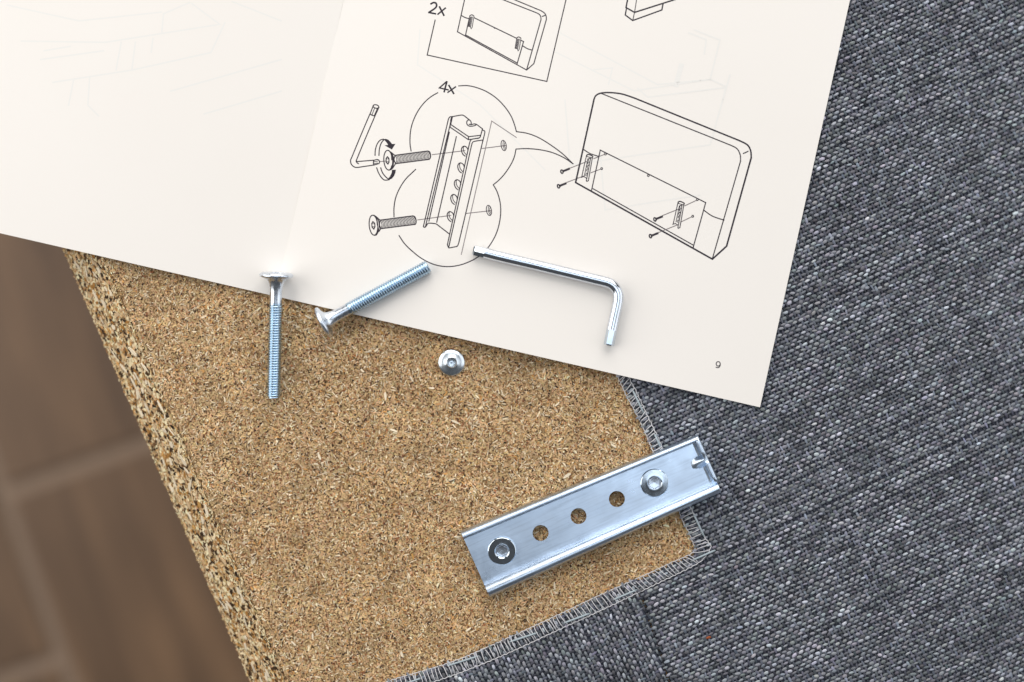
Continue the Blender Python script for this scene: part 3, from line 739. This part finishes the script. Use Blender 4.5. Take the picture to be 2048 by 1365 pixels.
# ------------------------------------------------------------------ bolts
def bolt(head_uvz, tip_uvz, label, group):
    h = np.array(W(*head_uvz)); t_ = np.array(W(*tip_uvz)); ax = t_ - h; Lb = np.linalg.norm(ax); ax /= Lb
    root = thing('bolt', label, 'bolt', tuple((h + t_) / 2), group)
    hexr = 12.0
    prof = [(7, .01), (7, 11.5), (.3, 13), (-.6, 16), (-.8, 22), (-.3, 27), (1.2, 31), (3.2, 33), (5.6, 33.4), (7.8, 32.4), (9.6, 29.5), (11.0, 25), (12.4, 21.5), (14.2, 18.6), (17, 16.6), (21, 14.9), (27, 13.3), (34, 12.3), (48, 11.9), (62, 11.9)]
    v, f = lathe(prof, 56, h, ax)
    o = mobj('head', v, f, M_zinc, root); smooth_by_angle(o, 50)
    # threaded shank: a helical ridge
    n = 40; p = 5.05; x0, x1 = 60.0, Lb; per = 7; nx = int((x1 - x0) / p * per)
    xr = np.linspace(x0, x1, nx + 1); th = np.arange(n) / n
    XX, TT = np.meshgrid(xr, th, indexing='ij')
    ph = (XX / p - TT) % 1.0
    tri = np.clip(1.5 * (1 - np.abs(2 * ph - 1)) - .1, 0, 1)
    amp = 2.1 * np.clip((XX - x0 - 2) / 8, 0, 1); R = 11.5 + amp * tri + (1 - np.clip((XX - x0 - 2) / 8, 0, 1)) * .9
    R = R - 2.4 * np.clip((XX - (x1 - 4)) / 4, 0, 1)
    xa = np.cross(ax, (0.31, 0.2, 0.93)); xa /= np.linalg.norm(xa); ya = np.cross(ax, xa)
    V = h + XX[..., None] * ax + R[..., None] * (np.cos(2 * math.pi * TT)[..., None] * xa + np.sin(2 * math.pi * TT)[..., None] * ya)
    idx = np.arange((nx + 1) * n).reshape(nx + 1, n)
    q = np.stack([idx[:-1], idx[1:], np.roll(idx[1:], -1, 1), np.roll(idx[:-1], -1, 1)], -1).reshape(-1, 4)
    fs = [tuple(x) for x in q] + [tuple(idx[-1][::-1])]
    o2 = mobj('threaded_shank', V.reshape(-1, 3), fs, M_thread, root); smooth_by_angle(o2, 70)
    return root
GB = 'loose long zinc bolts'
bolt((553, 546, 41), (547, 796, 14), 'upright long zinc bolt with its head on the booklet and thread on the chipboard', GB)
bolt((643, 648, 36), (857, 533, 35), 'slanted long zinc bolt with its head on the chipboard and its thread on the page', GB)

# ------------------------------------------------------------------ conical stud
st = thing('conical_stud', 'small round silver cone shaped stud standing alone on the chipboard', 'stud', W(903, 725, 2))
c = np.array(W(903, 725, 2))
v, f = lathe([(0, .01), (0, 24), (1.5, 26.3), (4, 26.8), (6, 26.4), (7.4, 25.2), (9.2, 19), (11.2, 12), (12.2, 10.2), (13.4, 9.6), (14.2, 8.8), (14, 7.8), (12, 7.0), (4.5, 6.4), (3.6, 3), (4.4, .01)], 64, c, (0.05, -.05, 1))
o = mobj('stud_body', v, [q[::-1] for q in f], M_stud, st); smooth_by_angle(o, 45)

# ------------------------------------------------------------------ hex key
key = thing('hex_key', 'L shaped silver hex key lying on the printed right page', 'hex key', W(1100, 540, 25))
def zk(u, v, r): return hpaper(u, v) + r + 1.6
kp = [(947, 500), (958, 503), (970, 506)]
main = [(969, 506), (1000, 514), (1060, 528), (1120, 542.5), (1180, 557), (1205, 563)]
bend = [(1214, 565.4), (1222, 568.8), (1229, 574.5), (1234, 582), (1236.5, 590.5), (1236.5, 600)]
leg = [(1234.5, 612), (1230, 632), (1225, 655), (1223.6, 661)]
pa = np.array(W(947, 500, zk(947, 500, 10.6))); pb = np.array(W(1232, 575, zk(1232, 575, 10.6))); pc = np.array(W(1218, 692, zk(1218, 692, 10.6)))
def kz(u, v):                                        # the key lies flat: plane through three supports
    nrm = np.cross(pb - pa, pc - pa); z = pa[2]
    for _ in range(3):
        w_ = np.array(W(u, v, z)); z = pa[2] - (nrm[0] * (w_[0] - pa[0]) + nrm[1] * (w_[1] - pa[1])) / nrm[2]
    return z
mb = MB(); path = [(u, v) for u, v in main + bend + leg]
path = [tuple(x) for x in catmull(path, 4)]
tube(mb, [W(u, v, kz(u, v)) for u, v in path], 10.7, 28)
o = mb.obj('key_shaft', M_key, key); smooth_by_angle(o, 40)
def hexend(p0, p1, r, ph):
    mb = MB()
    a = np.array(W(p0[0], p0[1], kz(*p0))); b = np.array(W(p1[0], p1[1], kz(*p1))); d = b - a; d /= np.linalg.norm(d)
    tube(mb, [a - d * 1.2, a, b - d * 2.5, b], [r * 1.06, r, r, r * .86], 6, ph=ph)
    o = mb.obj('hex_end', M_sock, key); return o
hexend((971, 506.5), (946.5, 500.5), 10.4, -.30); hexend((1223.8, 660), (1217.5, 691.5), 10.4, -.06)

# ------------------------------------------------------------------ bracket
BO = np.array([1004., 1102.]); ea = np.array([305., -136.]); ea /= np.linalg.norm(ea); eb = np.array([ea[1], -ea[0]])   # eb points up in the picture
eb = np.array([-.407, -.913])
X0, X1 = -60.0, 448.0
def bz(x): return 3.0 + 8.5 * (x - X0) / (X1 - X0)
def BW(x, y, z):
    q = BO + ea * x + eb * y; return W(q[0], q[1], z + bz(x))
br_ = thing('mounting_bracket', 'shiny zinc channel bracket with rolled sides lying across the chipboard and the fabric', 'bracket', BW(190, 0, 0))
fx = lambda x: (x - X0) / (X1 - X0)
yUo = lambda x: 70 - 16.5 * fx(x); yUi = lambda x: 54 - 12.5 * fx(x); yLi = lambda x: -49 - 3 * fx(x); yLo = lambda x: -75 + 3.5 * fx(x)
ZW, TH = 12.0, 8.0
mb = MB()
# web with three through holes and two bolt holes
holes = [(0, 0, 17), (85, 1, 16), (168, 1, 16), (252, 1, 16), (334, 0, 17)]
def web(z, up):
    bm = bmesh.new(); loops = []
    NB = 40
    def loop(pts):
        vs = [bm.verts.new((x, y, 0)) for x, y in pts]
        return [bm.edges.new((vs[i], vs[(i + 1) % len(vs)])) for i in range(len(vs))]
    xs = np.linspace(X0, X1 - 3, NB)
    E = loop([(x, yLi(x) + 9) for x in xs] + [(x, yUi(x) - 9) for x in xs[::-1]])
    for (hx, hy, hr) in holes: E += loop([(hx + hr * math.cos(a), hy + hr * math.sin(a)) for a in np.linspace(0, 2 * math.pi, 37)[:-1]])
    bmesh.ops.triangle_fill(bm, edges=E, use_beauty=True)
    bm.verts.ensure_lookup_table()
    vs = [(v.co.x, v.co.y, z) for v in bm.verts]; idx = {v: i for i, v in enumerate(bm.verts)}
    fs = []
    for f in bm.faces:
        t_ = [idx[v] for v in f.verts]; a, b, c_ = (np.array(vs[i]) for i in t_[:3])
        if (np.cross(b - a, c_ - a)[2] > 0) != up: t_ = t_[::-1]
        fs.append(tuple(t_))
    bm.free(); return vs, fs
for z, up in ((ZW, True), (ZW - TH, False)):
    vs, fs = web(z, up); mb.add([BW(*p) for p in vs], fs)
for (hx, hy, hr) in holes:
    n = 36; A_ = np.linspace(0, 2 * math.pi, n + 1)[:-1]
    prof = [(hr, ZW), (hr, ZW - TH)]
    vs = [BW(hx + r_ * math.cos(a), hy + r_ * math.sin(a), z) for r_, z in prof for a in A_]
    mb.add(vs, [(i, (i + 1) % n, n + (i + 1) % n, n + i) for i in range(n)])
def lip(sgn, yi, yo):
    """rolled side: from the web edge up over a crest and down outside"""
    NS = 40; xs = np.linspace(X0, X1, NS)
    rows = []
    for x in xs:
        a, b = yi(x), yo(x); w_ = abs(b - a); s = 1 if b > a else -1
        if sgn > 0: pr_f = [(.0, 20), (.0, 34), (.02, 37), (.06, 38.7), (.16, 39.4), (.34, 39.0), (.52, 37.5), (.70, 35), (.86, 31.2), (.96, 26), (1.0, 20), (1.0, 8), (1.0, 0)]
        else: pr_f = [(.0, 20), (.0, 27), (.02, 30.5), (.09, 33.2), (.25, 36.2), (.45, 38.3), (.60, 38.8), (.74, 37.8), (.87, 34.6), (.96, 29), (1.0, 21), (1.0, 8), (1.0, 0)]
        r3 = [(a - s * 1.5 * (1 - math.sin(q)), ZW + 1.5 * (1 - math.cos(q))) for q in np.linspace(0, math.pi / 2, 6)]
        top = [np.array((a - s * 9, ZW)), np.array((a - s * 1.8, ZW))] + [np.array(p) for p in r3] + catmull([(a + s * w_ * p, z) for p, z in pr_f], 3)
        back = [(b - s * 5, 0), (b - s * 7, 18), (a + s * w_ * .55, 29), (a + s * w_ * .40, 29), (a + s * w_ * .30, 22), (a - s * 3, ZW - TH), (a - s * 9, ZW - TH)]
        rows.append([tuple(p) for p in top] + back)
    m = len(rows[0]); V = [BW(x, p[0], p[1]) for x, rw in zip(xs, rows) for p in rw]; F = []
    for i in range(NS - 1):
        for j in range(m - 1):
            q = (i * m + j, (i + 1) * m + j, (i + 1) * m + j + 1, i * m + j + 1)
            F.append(q if sgn > 0 else q[::-1])
    # end caps as strips between the outer skin and the back
    nt = m - 7
    for base, flip in ((0, False), ((NS - 1) * m, True)):
        bk = [base + nt + k for k in range(7)][::-1]            # from web outwards
        for j in range(nt - 1):
            k0 = bk[min(6, int(j * 7 / nt))]; k1 = bk[min(6, int((j + 1) * 7 / nt))]
            f_ = [base + j, base + j + 1, k1] + ([k0] if k0 != k1 else [])
            F.append(tuple(f_) if flip == (sgn > 0) else tuple(f_[::-1]))
    mb.add(V, F)
lip(1, yUi, yUo); lip(-1, yLi, yLo)
# left end of the web
xs = None
ys = np.linspace(yLi(X0) + 9, yUi(X0) - 9, 2)
mb.add([BW(X0, ys[0], ZW), BW(X0, ys[1], ZW), BW(X0, ys[1], ZW - TH), BW(X0, ys[0], ZW - TH)], [(0, 1, 2, 3)])
ob = mb.obj('channel_body', M_brk, br_); smooth_by_angle(ob, 38)
# folded end plate with a notch, and its pressed gusset
mb = MB()
yy = np.linspace(yLi(X1) - 1, yUi(X1) + 8, 33)
def ztop(y):
    t_ = (y - yy[0]) / (yy[-1] - yy[0])
    z = 39 - 10 * (max(0, .12 - t_) / .12) ** 2 - 5 * (max(0, t_ - .88) / .12) ** 2
    d = abs(y - 2) / 10.0
    return z - (4.5 * math.sqrt(max(0, 1 - d * d)) if d < 1 else 0)
R_ = []
for y in yy:
    zt = ztop(y); 
    R_.append([(X1 - 13, ZW + .2), (X1 - 9, ZW + 1.2), (X1 - 6.4, ZW + 5), (X1 - 5.2, ZW + 12), (X1 - 5.0, zt - 2.4), (X1 - 4.0, zt - .6), (X1 - 2.5, zt), (X1 + 1.2, zt - .2), (X1 + 3.2, zt - 1.6), (X1 + 4.2, zt - 4.5), (X1 + 4.2, 3), (X1 + 1, 1)])
m = len(R_[0]); V = [BW(p[0], y, p[1]) for y, rw in zip(yy, R_) for p in rw]; F = []
for i in range(len(yy) - 1):
    for j in range(m - 1): F.append((i * m + j, i * m + j + 1, (i + 1) * m + j + 1, (i + 1) * m + j))
F.append(tuple(range(m))[::-1]); F.append(tuple((len(yy) - 1) * m + k for k in range(m)))
F = [f[::-1] for f in F]
mb.add(V, F); o = mb.obj('end_plate', M_brk, br_); smooth_by_angle(o, 40)
mb = MB()
G = []
for i, t_ in enumerate(np.linspace(0, 1, 9)):
    x = X1 - 3.6 - 29 * t_; hgt = 17 * (1 - t_) ** 1.3; w_ = 3 + 11 * math.sin(math.pi * (.25 + .6 * t_)) * (1 - .35 * t_)
    for s in np.linspace(-1, 1, 11):
        G.append(BW(x, 1 + w_ * s, ZW + .15 + hgt * max(0, math.cos(s * math.pi / 2)) ** 1.2))
F = [(i * 11 + j, i * 11 + j + 1, (i + 1) * 11 + j + 1, (i + 1) * 11 + j) for i in range(8) for j in range(10)]
mb.add(G, F); mb.obj('gusset', M_brk, br_, smooth=True)

# bolts seated in the bracket
def seated(x, y, label, tip):
    o = np.array(BW(x, y, ZW)); ax = np.array([tip[0], tip[1], 1.0]); ax /= np.linalg.norm(ax)
    root = thing('socket_bolt', label, 'bolt', tuple(o), 'socket bolts seated in the bracket')
    ex = np.cross((0, 1, 0), ax); ex /= np.linalg.norm(ex); ey = np.cross(ax, ex)
    def pt(r_, a, z): return o + ax * z + r_ * (math.cos(a) * ex + math.sin(a) * ey)
    n = 72; V = []; F = []
    a0 = math.radians(30)
    def hexr(a, R): 
        q = ((a - a0) % (math.pi / 3)) - math.pi / 6; return R * math.cos(math.pi / 6) / math.cos(q)
    rings = [(28.2, -2, 0), (28.4, 2.4, 0), (27.6, 3.8, 0), (26.6, 4.5, 0), (20, 4.65, 0), (15.4, 4.8, 0), (14.8, 4.9, 0), (13.2, 3.4, 0), (12.6, 3.0, 1), (11.9, 2.2, 1), (11.6, -6, 1), (5.0, -6.3, 0), (.02, -6.6, 0)]
    A_ = np.linspace(0, 2 * math.pi, n + 1)[:-1]
    for R, z, hx in rings:
        for a in A_: V.append(pt(hexr(a, R) if hx else R, a, z))
    for i in range(len(rings) - 1):
        for k in range(n): F.append((i * n + k, i * n + (k + 1) % n, (i + 1) * n + (k + 1) % n, (i + 1) * n + k))
    h_ = mobj('flange_head', V[:8 * n], F[:7 * n], M_sock, root); smooth_by_angle(h_, 24)
    F2 = [tuple(i - 7 * n for i in f) for f in F[7 * n:]]
    s_ = mobj('hex_socket', V[7 * n:], F2, M_zinc, root); smooth_by_angle(s_, 28)
    v, f = lathe([(-3, 14.5), (-26, 14.5), (-26, .01)], 24, o, ax)
    mobj('shank', v, f, M_thread, root, smooth=False)
seated(0, 0, 'hex socket bolt with the darker ring, nearest the open end of the bracket', (.01, -.10))
seated(334, 0, 'paler hex socket bolt seated in the bracket near its folded end plate', (0, -.03))
